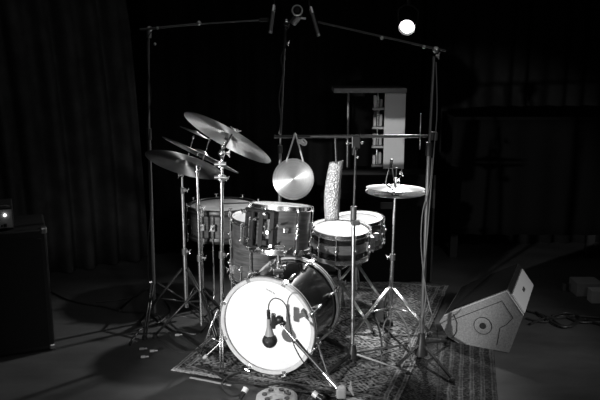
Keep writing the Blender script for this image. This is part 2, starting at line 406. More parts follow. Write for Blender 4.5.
# ------------------------------------------------------------------ BASS DRUM
th = math.radians(21); bn = V((-math.sin(th), -math.cos(th), 0))      # the way its front faces
BR = .252
bf = P(267.3, 328.2, 3.44); bf.z = .272
bass = drum('bass_drum', 'large bass drum with plain white front head standing on the rug', 'drum', bf, bn, BR, .40, 8, SHELLD, metal=False, hoopm=HOOPW, phase=math.pi/8, xh=V((math.cos(th), -math.sin(th), 0)))
Mb = WM[bass.name]
for s in (-1, 1):    # spurs
    sp = MB(); a = V((s*(BR+.004)*math.cos(.55), -(BR+.004)*math.sin(.55)*-1, .29))
    ang = math.radians(-28); p = Mb @ V((s*BR*math.cos(ang), BR*math.sin(ang), .31)) if True else None
    # world-side point: local y is vertical or not, so take world coordinates
    side = V((math.cos(th), -math.sin(th), 0))*s
    p = bf - bn*.10 + side*(BR*.93) + V((0, 0, -.085)); q = bf - bn*(-.02) + side*(BR+.11); q.z = .016
    if s < 0: q = G(204.5, 357.5, .012)
    sp.cyl(p, p.lerp(q, .45), .0075, n=12); sp.cyl(p.lerp(q, .42), q, .005, n=12); spur = sp.build('spur', CHROME, bass, world=True)
    b = MB(); b.box(p, (.035, .035, .05), bevel=.006); b.build('spur_bracket', CHROME, spur, world=True)
    t = MB(); t.cyl(q-(q-p).normalized()*.02, q, .011, n=12); t.sphere(q, .011); t.build('rubber_tip', EDGEW, spur, world=True)
# small maker's mark on the head: a low grey band of letters
lg = MB(); 
def headpt(px, py):
    r = ray(px, py); n = bn; t = (bf + bn*.0022 - CAM).dot(n)/r.dot(n); return CAM + r*t
ru = (headpt(266, 292)-headpt(264.5, 291.2)); 
for k in range(7):      # blurred small letters, four short strokes each
    c = headpt(266.5+k*1.35, 289.2+k*.75); hx = ru.normalized(); hz = V((0, 0, 1))
    for (u0, v0, u1, v1) in ([(-.5, -1, -.5, 1), (-.5, 1, .5, 1), (.5, 1, .5, -1)], [(-.5, -1, -.5, 1), (-.5, 1, .5, 1), (-.5, 0, .4, 0), (-.5, -1, .5, -1)], [(-.5, -1, -.4, 1), (-.4, 1, 0, 0), (0, 0, .4, 1), (.4, 1, .5, -1)])[k % 3]:
        a = c+hx*u0*.004+hz*v0*.0045; b = c+hx*u1*.004+hz*v1*.0045; lg.cyl(a, b, .0008, n=4)
mk = lg.build('head_marking', GREYP, bass, world=True)
# tom mount on bass drum
tm = MB(); tb = P(278.5, 277, 3.62); tt = P(278.5, 242, 3.60); tb.z = .505
tm.cyl(V((tt.x, tt.y, .50)), tt, .0125, n=16); tmo = tm.build('tom_mount_post', CHROME, bass, world=True)
t2 = MB(); t2.box((tt.x, tt.y, .53), (.06, .06, .022), bevel=.005); t2.cyl((tt.x, tt.y, .515), (tt.x, tt.y, .575), .021, n=16); wing(t2, V((tt.x+.03, tt.y-.01, .555)), V((1, -.2, 0)).normalized(), .016); t2.build('mount_plate', CHROME, tmo, world=True)
t3 = MB(); t3.cyl((tt.x-.02, tt.y, tt.z-.03), (tt.x+.03, tt.y+.0, tt.z-.03), .018, n=14); t3.tube([(tt.x, tt.y, tt.z-.03), (tt.x+.03, tt.y, tt.z-.03), (tt.x+.045, tt.y+.02, tt.z+.0), (tt.x+.03, tt.y+.04, tt.z+.05)], .0085, n=10); wing(t3, V((tt.x+.045, tt.y-.015, tt.z-.045)), V((.6, -.8, 0)).normalized(), .016)
t3.build('tom_arm', CHROME, tmo, world=True)
# ------------------------------------------------------------------ RACK TOM
rc = P(281.5, 206.5, 3.78)
ra = axis_from(rc, .07, 1, .075)
rack = drum('rack_tom', 'small wood grained tom mounted above the bass drum', 'drum', rc, ra, .163, .235, 6, SHELL, phase=math.radians(-57))
rl = WM[rack.name]
# suspension bracket, black, on the left side
br = MB()
for a in (math.radians(-150), math.radians(-112)):
    for z in (.05, .19): br.box((.185*math.cos(a), .185*math.sin(a), z), (.04, .03, .03), Matrix.Rotation(a, 3, 'Z'), bevel=.006)
pts = [(.195*math.cos(math.radians(d)), .195*math.sin(math.radians(d)), .215) for d in range(-165, -95, 8)]
br.tube(pts, .008, n=8); pts = [(x, y, .02) for x, y, z in pts]; br.tube(pts, .008, n=8)
for d in (-160, -140, -120, -102): br.box((.193*math.cos(math.radians(d)), .193*math.sin(math.radians(d)), .12), (.016, .026, .20), Matrix.Rotation(math.radians(d), 3, 'Z'), bevel=.004)
br.build('suspension_mount', RUBBER, rack)
for d, z, rr_ in ((-158, .20, .011), (-140, .06, .013), (-128, .17, .012), (-112, .205, .010), (-106, .11, .013), (-100, .04, .012), (-92, .15, .010), (-150, .12, .010), (-118, .02, .012)):
    a = math.radians(d); k = MB(); c_ = V((.205*math.cos(a), .205*math.sin(a), z)); o_ = V((math.cos(a), math.sin(a), 0)); k.cyl(c_-o_*.012, c_+o_*.012, rr_*.7, n=12); wing(k, c_+o_*.012, o_, rr_); k.build('mount_screw', CHROME, rack)
b2 = MB(); b2.box((.172*math.cos(-1.35), .172*math.sin(-1.35), .12), (.012, .03, .03), Matrix.Rotation(-1.35, 3, 'Z'), bevel=.004); b2.build('badge', CHROME, rack)
# ------------------------------------------------------------------ FLOOR TOM (front) and BIG DRUM (rear left)
def floor_leg_set(root, c, R, ztop, zshell, angs, mat=CHROME):
    for a in angs:
        d = V((math.cos(a), math.sin(a), 0)); p = V((c.x, c.y, 0))+d*(R+.022)
        l = MB(); l.tube([p+V((0, 0, ztop)), p+V((0, 0, .10)), p+d*.02+V((0, 0, .03))], .005, n=10); lo = l.build('leg', mat, root, world=True)
        b = MB(); b.box(p-d*.008+V((0, 0, zshell)), (.034, .034, .05), bevel=.005); wing(b, p+d*.018+V((0, 0, zshell)), d, .013); b.build('leg_bracket', mat, lo, world=True)
        f = MB(); f.cyl(p+d*.02, p+d*.02+V((0, 0, .035)), .013, .010, n=12); f.build('rubber_foot', RUBBER, lo, world=True)
fc = P(261.5, 218, 4.2)
ft = drum('floor_tom', 'deep wood grained floor tom standing between rack tom and wide drum', 'drum', fc, axis_from(fc, 0.02, 1, .26), .178, .385, 8, SHELL, phase=.15)
floor_leg_set(ft, fc, .178, .50, .36, (math.radians(200), math.radians(-108), math.radians(60)))
wc = P(223, 205.5, 4.75)
wd = drum('wide_drum', 'wide shallow drum on thin legs at the rear left of the kit', 'drum', wc, V((0, 0, 1)), .232, .20, 8, SHELL, metal=False, headm=HEADG, hoopm=BLACKM, phase=.3)
floor_leg_set(wd, wc, .235, wc.z-.02, wc.z-.10, (math.radians(-118), math.radians(-100), math.radians(100), math.radians(-30)))
# a stick lying on it
st = MB(); a = P(222, 208.5, 4.72); b = P(252, 203.5, 4.75); a.z = b.z = wc.z+.0195; st.tube([a, a.lerp(b, .8), b], [.006, .004], n=8, smooth=False)
single(st, 'drumstick', DARKINLAY, 'dark drumstick lying across the head of the wide drum', 'drumstick', a)
# ------------------------------------------------------------------ SNARES
sc_ = P(341, 229, 4.12)
sax = axis_from(sc_, .05, 1, .315)
sn = drum('snare_drum', 'snare drum with white head and two tone shell, in front under the metal strip', 'drum', sc_, sax, .172, .155, 10, SHELLD, phase=.12)
bd = MB(); bd.lathe([(.1722, .05), (.1735, .05), (.1735, .105), (.1722, .105)], n=72, closed=True); bd.build('shell_band', SHELL, sn)
sr = MB(); sr.box((.19, -.02, .08), (.035, .04, .09), bevel=.005); sr.box((.215, -.02, .12), (.03, .02, .05), bevel=.005); sr.cyl((.2, -.02, .02), (.2, -.02, .14), .006, n=10); sr.build('snare_strainer', CHROME, sn)
def snare_stand(name, label, c, r, zb):
    root = thing(name, label, 'drum stand', V((c.x, c.y, 0)))
    tripod(root, (c.x, c.y), .27, .26, [math.radians(x) for x in (200, 320, 80)], .0055, CHROMED)
    pole_parts(root, (c.x, c.y), .10, (.28, zb-.09), (.013, .009), CHROME)
    for a in (30, 150, 270):
        d = V((math.cos(math.radians(a)), math.sin(math.radians(a)), 0)); k = MB()
        k.tube([V((c.x, c.y, zb-.09)), V((c.x, c.y, zb-.06))+d*r*.5, V((c.x, c.y, zb-.035))+d*(r-.0)], .007, n=8); ar = k.build('basket_arm', CHROME, root, world=True)
        t = MB(); t.sphere(V((c.x, c.y, zb-.03))+d*r, .012); t.build('rubber_tip', RUBBER, ar, world=True)
    return root
bot = sc_ - sax*.155
snare_stand('snare_stand', 'low chrome tripod stand holding the white headed snare drum', bot, .15, bot.z-.02)
s2 = P(356.5, 219.5, 4.52)
sn2 = drum('snare_drum', 'second snare drum with chrome shell half hidden behind the front snare', 'drum', s2, axis_from(s2, -.03, 1, .27), .172, .16, 10, CHROMED, phase=0.0, headm=HEADG, hoopm=CHROME)  # grey head tone stands for a white head in shadow
mr = MB(); mr.lathe([(.140, .1612), (.172, .1612), (.172, .1652), (.140, .1652)], n=64, closed=True); mr.build('lit_head_ring', HEADW, sn2)  # pale ring painted in for the lit far part of the head
bot2 = s2 - V((0, 0, .165))
snare_stand('snare_stand', 'chrome tripod stand under the second snare drum at the back', bot2, .15, bot2.z-.02)
# ------------------------------------------------------------------ HI-HAT
hp = P(395.5, 190, 4.1); hb = (P(391, 320, 4.1).x, 4.1)
hx, hy = hp.x-.012, 4.1
hat = thing('hihat_stand', 'chrome hi-hat stand with pedal at the right of the snare', 'hi-hat stand', V((hx, hy, 0)))
legs = [math.radians(x) for x in (-150, -35, 90)]
tripod(hat, (hx, hy), .25, .27, legs, .0065, CHROMED, lowhub=.12)
pole_parts(hat, (hx, hy), .06, (.45, hp.z-.03), (.0125, .0095), CHROME, top=V((hp.x, hy, hp.z-.03)), knobdir=V((-1, -.3, 0)))
m = MB(); m.cyl((hp.x, hy, hp.z-.03), (hp.x+.002, hy, hp.z+.135), .0032, n=8); m.build('pull_rod', CHROME, hat, world=True)
m = MB(); m.cyl((hp.x, hy, hp.z+.035), (hp.x, hy, hp.z+.075), .009, n=12); wing(m, V((hp.x+.012, hy-.01, hp.z+.062)), V((.9, -.4, .1)).normalized(), .015); m.build('clutch', CHROME, hat, world=True)
m = MB(); m.cyl((hp.x, hy, hp.z-.045), (hp.x, hy, hp.z-.025), .020, .024, n=16); m.build('cymbal_seat', BLACKM, hat, world=True)
m = MB(); f0 = V((hx-.02, hy-.06, .10)); f1 = V((hx+.05, hy-.02, .03)); m.box((hx-.05, hy+.16, .035), (.07, .24, .012), Matrix.Rotation(math.radians(16), 3, 'X'), bevel=.004); m.box((hx-.02, hy+.0, .02), (.08, .05, .03), bevel=.005); m.build('footboard', FOAM, hat, world=True)
hn = V((0, -.02, 1)).normalized()
hn = axis_from(hp, 0.03, 1, .24)
cymbal('hihat_cymbal', 'upper of the two hi-hat cymbals, facing up', 'cymbal', V((hp.x, hy, hp.z+.012)), axis_from(hp, .04, 1, .13), .176, bow=.07, bell=.22, mat=CYMH)
cymbal('hihat_cymbal', 'lower of the two hi-hat cymbals, turned upside down', 'cymbal', V((hp.x, hy, hp.z-.012)), -axis_from(hp, .04, 1, .20), .180, bow=.09, bell=.22, mat=CYMH)
# ------------------------------------------------------------------ CYMBALS and stands
def tiltrod(root, a, c, n, mat=CHROME):
    k = MB(); k.tube([a, a.lerp(c-n*.02, .9)], .005, n=10, smooth=False); k.build('boom_arm', mat, root, world=True)
    k = MB(); k.cyl(c-n*.05, c+n*.055, .0035, n=8); k.sphere(c-n*.05, .011); k.build('tilter', mat, root, world=True)
    k = MB(); wing(k, c+n*.048, n, .011); k.build('wing_nut', mat, root, world=True)
    k = MB(); k.cyl(c+n*.030, c+n*.040, .012, n=12); k.cyl(c-n*.012, c-n*.003, .013, n=12); k.build('felt_washer', FOAM, root, world=True)
# stand A with the ride
yA = 3.58; xa = P(217.3, 180, yA).x; c1 = P(227.5, 138, 3.52); n1 = axis_from(c1, .49, .87, -.19)
A = thing('cymbal_stand', 'tall chrome cymbal stand left of the bass drum carrying the large tilted ride', 'cymbal stand', V((xa, yA, 0)), 'chrome cymbal stands')
fo = G(222, 374); aa = math.atan2(fo.y-yA, fo.x-xa)
tripod(A, (xa, yA), .30, (V((fo.x, fo.y, 0))-V((xa, yA, 0))).length, (aa, aa+2.1, aa-2.1), .0045, CHROME)
zt = P(221, 158, yA).z
pole_parts(A, (xa, yA), .08, (.62, P(218, 178, yA).z, zt), (.0125, .0105, .0085), CHROME, top=V((P(222, 158, yA).x, yA, zt)), knobdir=V((1, -.6, 0)))
tiltrod(A, V((P(222, 150, yA).x, yA-.02, P(222, 150, yA).z)), c1, -n1 if False else n1)
k = MB(); jp = V((P(222, 153, yA).x, yA-.01, P(222, 153, yA).z)); k.sphere(jp, .02, n=12); k.cyl(V((jp.x, yA, zt)), jp, .012, n=10); wing(k, jp+V((.03, 0, 0)), V((1, 0, 0)), .015); k.build('boom_joint', CHROME, A, world=True)
for py_, nm in ((164, 'x'), (177, 'y')):
    q_ = V((P(220.5, py_, yA).x, yA, P(220.5, py_, yA).z)); k = MB(); k.cyl(q_-V((0, 0, .014)), q_+V((0, 0, .014)), .019, n=16); k.cyl(q_+V((-.03, -.01, 0)), q_+V((.03, -.01, 0)), .011, n=12); k.build('boom_clamp', CHROMED, A, world=True)
k = MB(); q0 = P(222.5, 151, yA-.02); q1 = P(233.5, 131.5, yA-.15); k.tube([q0, q1], .0055, n=10, smooth=False); k.build('boom_arm', BLACKM, A, world=True)
k = MB(); k.sphere(q1, .014, n=12); wing(k, q1+V((.014, 0, .0)), V((.6, -.3, .7)).normalized(), .013); k.build('wing_nut', CHROME, A, world=True)
cymbal('ride_cymbal', 'largest cymbal, tilted steeply at the top of the stack on the left', 'cymbal', c1, n1, .247, bow=.055, bell=.2)
# stand B with two crashes
yB = 3.92; xb = P(199.5, 250, yB).x; c4 = P(184, 165, yB); n4 = axis_from(c4, .28, .96, -.25); c2 = P(200.5, 155, yB-.02); n2 = axis_from(c2, .43, .9, -.05)
B = thing('cymbal_stand', 'chrome cymbal stand in the middle of the left group under two crash cymbals', 'cymbal stand', V((xb, yB, 0)), 'chrome cymbal stands')
tripod(B, (xb, yB), .30, .28, [math.radians(x) for x in (-60, 60, 180)], .006, BLACKM)
pole_parts(B, (xb, yB), .08, (.50, .80, P(200, 170, yB).z), (.0125, .0105, .0085), CHROME)
tiltrod(B, V((xb, yB, P(200, 172, yB).z)), V((xb, yB, P(198, 163, yB).z)), V((.1, -.05, 1)).normalized())
k = MB(); p0 = V((xb, yB, P(200, 176, yB).z)); p1 = P(210, 138, yB-.02); k.cyl(p0, p1, .0042, n=8); k.build('boom_arm', CHROME, B, world=True)
cymbal('crash_cymbal', 'broad crash cymbal lowest on the left, behind the tall thin pole', 'cymbal', c4, n4, .225, bow=.075, bell=.22)
cymbal('crash_cymbal', 'thin crash cymbal seen edge on between the ride and the lowest crash', 'cymbal', c2, n2, .235, bow=.045, bell=.2)
# stand C with the splash
yC = 4.22; xc = P(184.5, 250, yC).x; c3 = P(195, 133, yC); n3 = axis_from(c3, .40, .92, .03)
Cc = thing('cymbal_stand', 'thin chrome stand leftmost of the three, holding the little splash', 'cymbal stand', V((xc, yC, 0)), 'chrome cymbal stands')
tripod(Cc, (xc, yC), .34, .30, [math.radians(x) for x in (-40, 80, 200)], .006, BLACKM)
ztC = P(186, 175, yC).z
pole_parts(Cc, (xc, yC), .08, (.45, P(184, 190, yC).z, ztC), (.0125, .009, .006), CHROMED)
k = MB(); k.cyl(V((xc, yC, ztC-.01)), c3-n3*.015, .0042, n=8); k.build('boom_arm', CHROME, Cc, world=True)
k = MB(); k.sphere(V((xc, yC, ztC)), .013); wing(k, V((xc-.012, yC, ztC)), V((-1, -.2, 0)).normalized(), .015); k.build('boom_joint', CHROME, Cc, world=True)
k = MB(); k.sphere(c3-n3*.03, .010); k.build('tilter', CHROME, Cc, world=True)
cymbal('splash_cymbal', 'smallest cymbal, peeking out at the upper left behind the ride', 'cymbal', c3, n3, .098, bow=.08, bell=.25)
# ------------------------------------------------------------------ CROSSBAR, centre pole, right tall stand
yR = 3.62
def barpt(px, py=136.3):
    t = (px-275)/(434-275); return P(px, py, 3.76+(yR+.02-3.76)*t)
bl, brr = barpt(275, 136.6), barpt(434.5, 136.2)
bar = MB(); bar.cyl(bl, brr, .0085, n=14)
bar.cyl(bl-(brr-bl).normalized()*.004, bl+(brr-bl).normalized()*.004, .010, n=14)
single(bar, 'crossbar', PIPE, 'long dark horizontal bar carrying the gong, clamped to two stands', 'bar', bl)
yM = barpt(356).y; xm = P(352, 345, yM).x; 
cp = thing('pole_stand', 'thin dark pole stand with low spreading legs in front of the snare', 'stand', V((xm, 3.58, 0)))
hub = G(353, 352, .05); hub = V((P(352.5, 352, 3.57).x, 3.57, .07))
topm = barpt(356, 141)
m = MB(); jm = P(353.5, 222, 3.62)
m.cyl(V((hub.x, hub.y, .03)), V((hub.x, hub.y, 0)).lerp(topm, 1) if False else jm, .0105, n=14); m.build('pole', CHROMED, cp, world=True)
m = MB(); m.cyl(jm-V((0, 0, .03)), topm, .0065, n=12); m.build('pole_extension', PIPE, cp, world=True)
m = MB(); m.cyl(jm-V((0, 0, .01)), jm+V((0, 0, .085)), .0165, n=14); m.box(jm+V((.01, -.01, 0)), (.045, .03, .03), bevel=.004); m.build('clutch_collar', GREYM, cp, world=True)
m = MB(); m.box(topm+V((0, 0, -.005)), (.045, .03, .065), bevel=.004); m.cyl(topm+V((-.012, 0, -.075)), topm+V((-.003, 0, -.03)), .010, .018, n=12); c_ = m.build('bar_clamp', BLACKM, cp, world=True)
m = MB(); m.cyl(topm+V((-.02, -.005, -.01)), topm+V((-.045, -.01, -.01)), .003, n=8); m.sphere(topm+V((-.048, -.01, -.01)), .009); m.sphere(topm+V((.032, -.01, -.008)), .009); m.sphere(topm+V((.008, -.015, -.085)), .008); m.build('clamp_knob', CHROMED, c_, world=True)
m = MB(); m.lathe([(0, 0.115), (.016, .115), (.02, .09), (.028, .06), (.03, .035), (.018, .03), (0, .03)], Matrix.Translation((hub.x, hub.y, 0)), n=24); m.build('leg_hub', BLACKM, cp, world=True)
for q in (G(405, 346, .015), G(408, 373, .015), G(328, 374, .015), G(322, 337, .015)):
    m = MB(); s_ = V((hub.x, hub.y, .06)); m.tube([s_, s_.lerp(q, .97)+V((0, 0, .008)), q], .0115 if q.x < hub.x else .0065, n=8, smooth=False); l = m.build('leg', BLACKM if q.x < hub.x else GREYM, cp, world=True)
    f = MB(); f.sphere((q.x, q.y, .0135), .0135); f.build('rubber_foot', RUBBER, l, world=True)
# tall right stand
xr = P(421.5, 340, yR).x; rt = P(434, 56, yR); r0 = V((xr, yR, .06))
TR = thing('microphone_boom_stand', 'tall black microphone stand at right with cables taped down its pole', 'stand', V((xr, yR, 0)))
mid = r0.lerp(rt, .55); mid = V((P(429, 150, yR).x, yR, P(429, 150, yR).z))
m = MB(); m.cyl(r0, mid, .0115, n=14); m.build('pole', GREYM, TR, world=True)
m = MB(); m.cyl(mid, rt, .0075, n=12); m.build('pole_extension', GREYM, TR, world=True)
m = MB(); m.cyl(mid-V((0, 0, .03)), mid+V((0, 0, .04)), .018, n=14); m.box(brr-V((.005, 0, .0)), (.04, .04, .045), bevel=.005); m.build('clutch_collar', BLACKM, TR, world=True)
m = MB(); m.lathe([(0, .16), (.014, .16), (.017, .12), (.026, .08), (.03, .03), (.02, .022), (0, .022)], Matrix.Translation((xr, yR, 0)) @ Matrix.Diagonal((1.25, 1.25, 1, 1)), n=24); m.build('leg_hub', BLACKM, TR, world=True)
for q in (G(452, 380, .015), G(398, 366, .015), G(447, 342, .015)):
    m = MB(); s_ = V((xr, yR, .10)); m.tube([s_, s_.lerp(q, .96)+V((0, 0, .008)), q], .009, n=8, smooth=False); l = m.build('leg', BLACKM, TR, world=True)
    f = MB(); f.sphere((q.x, q.y, .0145), .0145); f.build('rubber_foot', RUBBER, l, world=True)
e0 = P(446, 51, yR); e1 = P(318, 22, 3.92)
m = MB(); m.cyl(e0, e1, .0058, n=10); m.build('boom_arm', PIPE, TR, world=True)
m = MB(); m.sphere(P(436, 50, yR), .018); wing(m, P(437, 56, yR-.02), V((1, -.3, 0)).normalized(), .014); m.build('boom_joint', CHROMED, TR, world=True)
for q_ in (P(382, 38, 3.74), P(424, 47, 3.62)):
    m = MB(); m.sphere(q_, .010); m.build('knob', CHROMED, TR, world=True)
# cables down the right pole
def cable(label, pts, r=.0032, mat=CABLE, name='cable', group=None, base=None):
    m = MB(); m.tube(pts, r, n=6, sub=5); return single(m, name, mat, label, 'cable', base or pts[-1], group)
def offs(pxs, Y): return [P(x, y, Y) for x, y in pxs]
cable('thin cable running down the right tall stand to the floor beside the wedge', offs([(436, 62), (437, 110), (434, 150), (430, 200), (427, 240), (424, 275), (428, 300), (433, 318)], yR-.02)+[G(437, 330, .01), G(441, 341, .006)], .0028, CABLEG)
cable('cable looped loosely round the lower pole of the right tall stand', offs([(432, 158), (430, 185), (423, 210), (421, 240), (423, 270), (426, 295), (422, 320)], yR-.025)+[G(418, 352, .01), G(411, 362, .006)], .0028, CABLEG)
# ------------------------------------------------------------------ rear centre pole + ring mic, and left tall stand
yP = 4.3
pr_ = thing('microphone_stand', 'thin dark upright stand rising behind the gong to the ring mounted microphone', 'stand', V((P(279, 300, yP).x, yP, 0)))
b0 = V((P(279, 300, yP).x, yP, .05)); m1 = P(280, 150, yP); m2 = P(285.5, 24, yP)
tripod(pr_, (b0.x, b0.y), .22, .20, [math.radians(x) for x in (-30, 90, 210)], .006, BLACKM, brace=False)
m = MB(); m.cyl(b0, m1, .010, n=12); m.build('pole', GREYM, pr_, world=True)
m = MB(); m.cyl(m1, m2, .006, n=12); m.build('pole_extension', PIPE, pr_, world=True)
m = MB(); m.cyl(m1-V((0, 0, .02)), m1+V((0, 0, .03)), .014, n=12); m.build('clutch_collar', BLACKM, pr_, world=True)
m = MB(); m.sphere(P(286.5, 24, yP), .018); m.cyl(m2, P(293, 20, yP-.02), .006, n=8); m.build('boom_joint', BLACKM, pr_, world=True)
m = MB(); m.sphere(P(286.5, 20.5, yP-.03), .011); m.build('knob', CHROME, pr_, world=True)
m = MB(); wing(m, P(287, 43, yP-.01), V((1, -.3, 0)).normalized(), .012); m.build('knob', CHROME, pr_, world=True)
cable('cable twisting down the stand above the gong', offs([(290, 26), (286, 32), (286, 44), (281, 58), (283, 70), (281, 85), (279, 100), (281, 120), (279, 134)], yP-.02), .0045, CABLE)
mc = P(296.5, 16, yP-.05)
om = thing('room_microphone', 'stubby grey microphone in a round ring mount at the top centre', 'microphone', mc)
m = MB(); m.cyl(P(293, 23, yP-.03), P(299, 15, yP-.06), .022, .024, n=18); m.build('body', GREYM, om, world=True)
rm = frame(P(297.2, 10.5, yP-.07), V((.1, -1, .15))); m = MB()
m.lathe([(.029+.0055*math.cos(a), .009*math.sin(a)) for a in [2*math.pi*k/10 for k in range(10)]], rm, n=32, closed=True); m.build('ring_mount', CHROMED, om, world=True)
m = MB(); m.sphere(P(297.2, 10.5, yP-.06), .024, n=14); m.build('grille', FOAM, om, world=True)
m = MB(); m.cyl(P(301, 18, yP-.07), P(306, 18.5, yP-.07), .006, n=10); m.build('switch_stub', CHROMED, om, world=True)
def pencil(label, a, b, Y, r=.0095):
    A_ = P(a[0], a[1], Y); B_ = P(b[0], b[1], Y-.03); d = (B_-A_).normalized(); root = thing('pencil_microphone', label, 'microphone', A_)
    q = A_.lerp(B_, .35); m = MB(); m.cyl(q, B_, r, n=14); m.build('body', GREYM, root, world=True)
    m = MB(); m.cyl(B_, B_+d*.012, r*1.05, n=14); m.build('capsule', CHROMED, root, world=True)
    m = MB(); m.cyl(q-d*.035, q, r*1.15, n=14); m.build('connector', CHROME, root, world=True)
    m = MB(); m.tube([q-d*.035, A_, A_+V((0.01, 0, .08)), A_+V((.02, .02, .25))], .003, n=6); m.build('cable_tail', CABLE, root, world=True)
    return root
pencil('slim pencil microphone hanging at the top, left of the ring mounted one', (274.5, 1), (270.5, 31), 3.95)
pencil('slim pencil microphone hanging at the top, right of the ring mounted one', (309, 2), (318, 34), 3.95)
# left tall stand
yL = 4.2; xl = P(149.5, 200, yL).x
LT = thing('microphone_boom_stand', 'tall dark microphone stand standing alone at the left of the kit', 'stand', V((xl, yL, 0)))
tripod(LT, (xl, yL), .25, .30, [math.radians(x) for x in (30, 150, 270)], .006, BLACKM, brace=False)
zt = P(148.5, 30, yL)
m = MB(); md = P(149, 135, yL); m.cyl((xl, yL, .05), md, .011, n=12); m.build('pole', GREYM, LT, world=True)
m = MB(); m.cyl(md, zt, .007, n=12); m.build('pole_extension', GREYM, LT, world=True)
m = MB(); m.cyl(md-V((0, 0, .03)), md+V((0, 0, .04)), .0165, n=12); m.build('clutch_collar', BLACKM, LT, world=True)
m = MB(); m.cyl(P(140, 29.5, yL), P(200, 23.8, 4.12), .007, n=10); m.cyl(P(196, 24.2, 4.12), P(266, 19.8, 3.98), .0042, n=10); m.build('boom_arm', GREYM, LT, world=True)
for q_ in (P(157.5, 28, yL-.03), P(155, 44, yL-.02)):
    m = MB(); m.sphere(q_, .009); m.build('knob', CHROMED, LT, world=True)
m = MB(); m.sphere(P(199, 23, 4.10), .014); m.build('boom_clutch', CHROMED, LT, world=True)
m = MB(); m.sphere(P(149.5, 29, yL), .018); m.cyl(P(148.5, 29, yL), P(149.5, 29, yL), .012); m.cyl(P(149, 30, yL), P(149, 38, yL), .014, n=12); m.build('boom_joint', CHROMED, LT, world=True)
m = MB(); m.cyl(P(260, 20, 3.98), P(268, 19.8, 3.95), .011, n=12); m.build('microphone_clip', BLACKM, LT, world=True)
cable('thin cable dropping down the left tall stand', offs([(151, 32), (147, 42), (148, 70), (151, 95), (148, 120), (149.5, 150), (151, 200), (148, 250), (150, 300)], yL-.02)+[G(160, 318, .01), G(172, 330, .006)], .003, CABLE)
# ------------------------------------------------------------------ GONG
gc = P(293.5, 179, 3.70); gn = (CAM-gc).normalized(); gn = (gn+V((.08, 0, .06))).normalized()
gm = frame(gc - gn*.0, gn); GR = .1115
gg = MB(); gg.lathe([(0, .003), (.03, .0027), (.06, .0017), (GR*.93, 0), (GR, -.006), (GR, -.016), (GR-.002, -.016), (GR-.0025, -.007), (GR*.9, -.002), (.06, -.0005), (.03, .0005), (0, .001)], n=64, closed=False)
go = gg.build('gong', GONG, None, sharp=50); go.matrix_world = gm; WM[go.name] = gm
tag(go, 'small round bronze gong hanging on white cords from the bar', 'gong')
cdm = MB(); k0 = barpt(295, 140); k1 = barpt(298, 141)
for (a, b) in (((286.3, 161.5), (293.6, 138)), ((303.2, 161.5), (297.2, 139))):
    A_ = P(a[0], a[1], 3.69); B_ = barpt(b[0], b[1])+V((0, -.013, 0)); cdm.cyl(A_, B_, .0042, n=8)
cdm.tube([barpt(293.6, 138.5)+V((0, -.013, 0)), barpt(295, 133.2)+V((0, -.004, 0)), barpt(297, 138.5)+V((0, -.013, 0))], .0042, n=8)
cr = cdm.build('hanging_cord', CORD, go, world=True)
kn = MB(); kk = barpt(300, 140)+V((0, -.018, 0))
for i in range(5): kn.sphere(kk+V((.006*i-.008, random.uniform(-.004, .004), -.004*i+random.uniform(-.005, .006))), .011, n=10)
kn.tube([kk, kk+V((.02, -.01, .006)), kk+V((.034, -.008, -.012)), kk+V((.022, -.006, -.024)), kk], .005, n=8); kn.build('knot', CORD, cr, world=True)
# ------------------------------------------------------------------ HANGING METAL STRIP
sp_pts = [(336.6, 161.5, 13), (335.2, 170, 14), (333.6, 180, 14.5), (332.3, 192, 15), (331.8, 206, 15), (332.2, 221, 14)]
ys = barpt(335).y; stp = MB(); rings = []
pp = [(P(x, y, ys-.01 - .012*math.sin(i/5*math.pi)), w_/ (700/(ys*.978+.3))) for i, (x, y, w_) in enumerate(sp_pts)]
fine = []
for i in range(len(pp)-1):
    for k in range(4): t = k/4; fine.append((pp[i][0].lerp(pp[i+1][0], t), pp[i][1]*(1-t)+pp[i+1][1]*t))
fine.append(pp[-1]); prev = None
for (c, wd_) in fine:
    row = []
    for j in range(7):
        u = j/6-.5; row.append(stp.bm.verts.new(c + V((wd_*u, .016*(u*2)**2, wd_*.12*u))))
    if prev:
        for j in range(6): stp.bm.faces.new((prev[j], prev[j+1], row[j+1], row[j])).smooth = True
    prev = row
stp.bm.transform(Matrix.Translation(-fine[-1][0]))
so_ = stp.build('metal_strip', HAMMER, None, sharp=180); so_.location = fine[-1][0]; WM[so_.name] = Matrix.Translation(fine[-1][0])
md_ = so_.modifiers.new('thickness', 'SOLIDIFY'); md_.thickness = .002
tag(so_, 'hammered metal strip hanging upright above the snare from the dark bar', 'metal strip')
m = MB(); a = barpt(335.2, 137.5); b = fine[1][0]+V((0, -.004, 0)); m.cyl(a, b, .0065, n=10); m.build('hanger_rod', PIPE, so_, world=True)
# thin chime rod near right of bar
m = MB(); a = barpt(420.3, 113); b = barpt(419.5, 149); a.y -= .014; b.y -= .014; m.cyl(a, b, .0028, n=8); m.cyl(b, b.lerp(a, .25), .0045, n=8)
single(m, 'metal_rod', CHROMED, 'short thin metal rod clipped upright across the right end of the bar', 'rod', b)
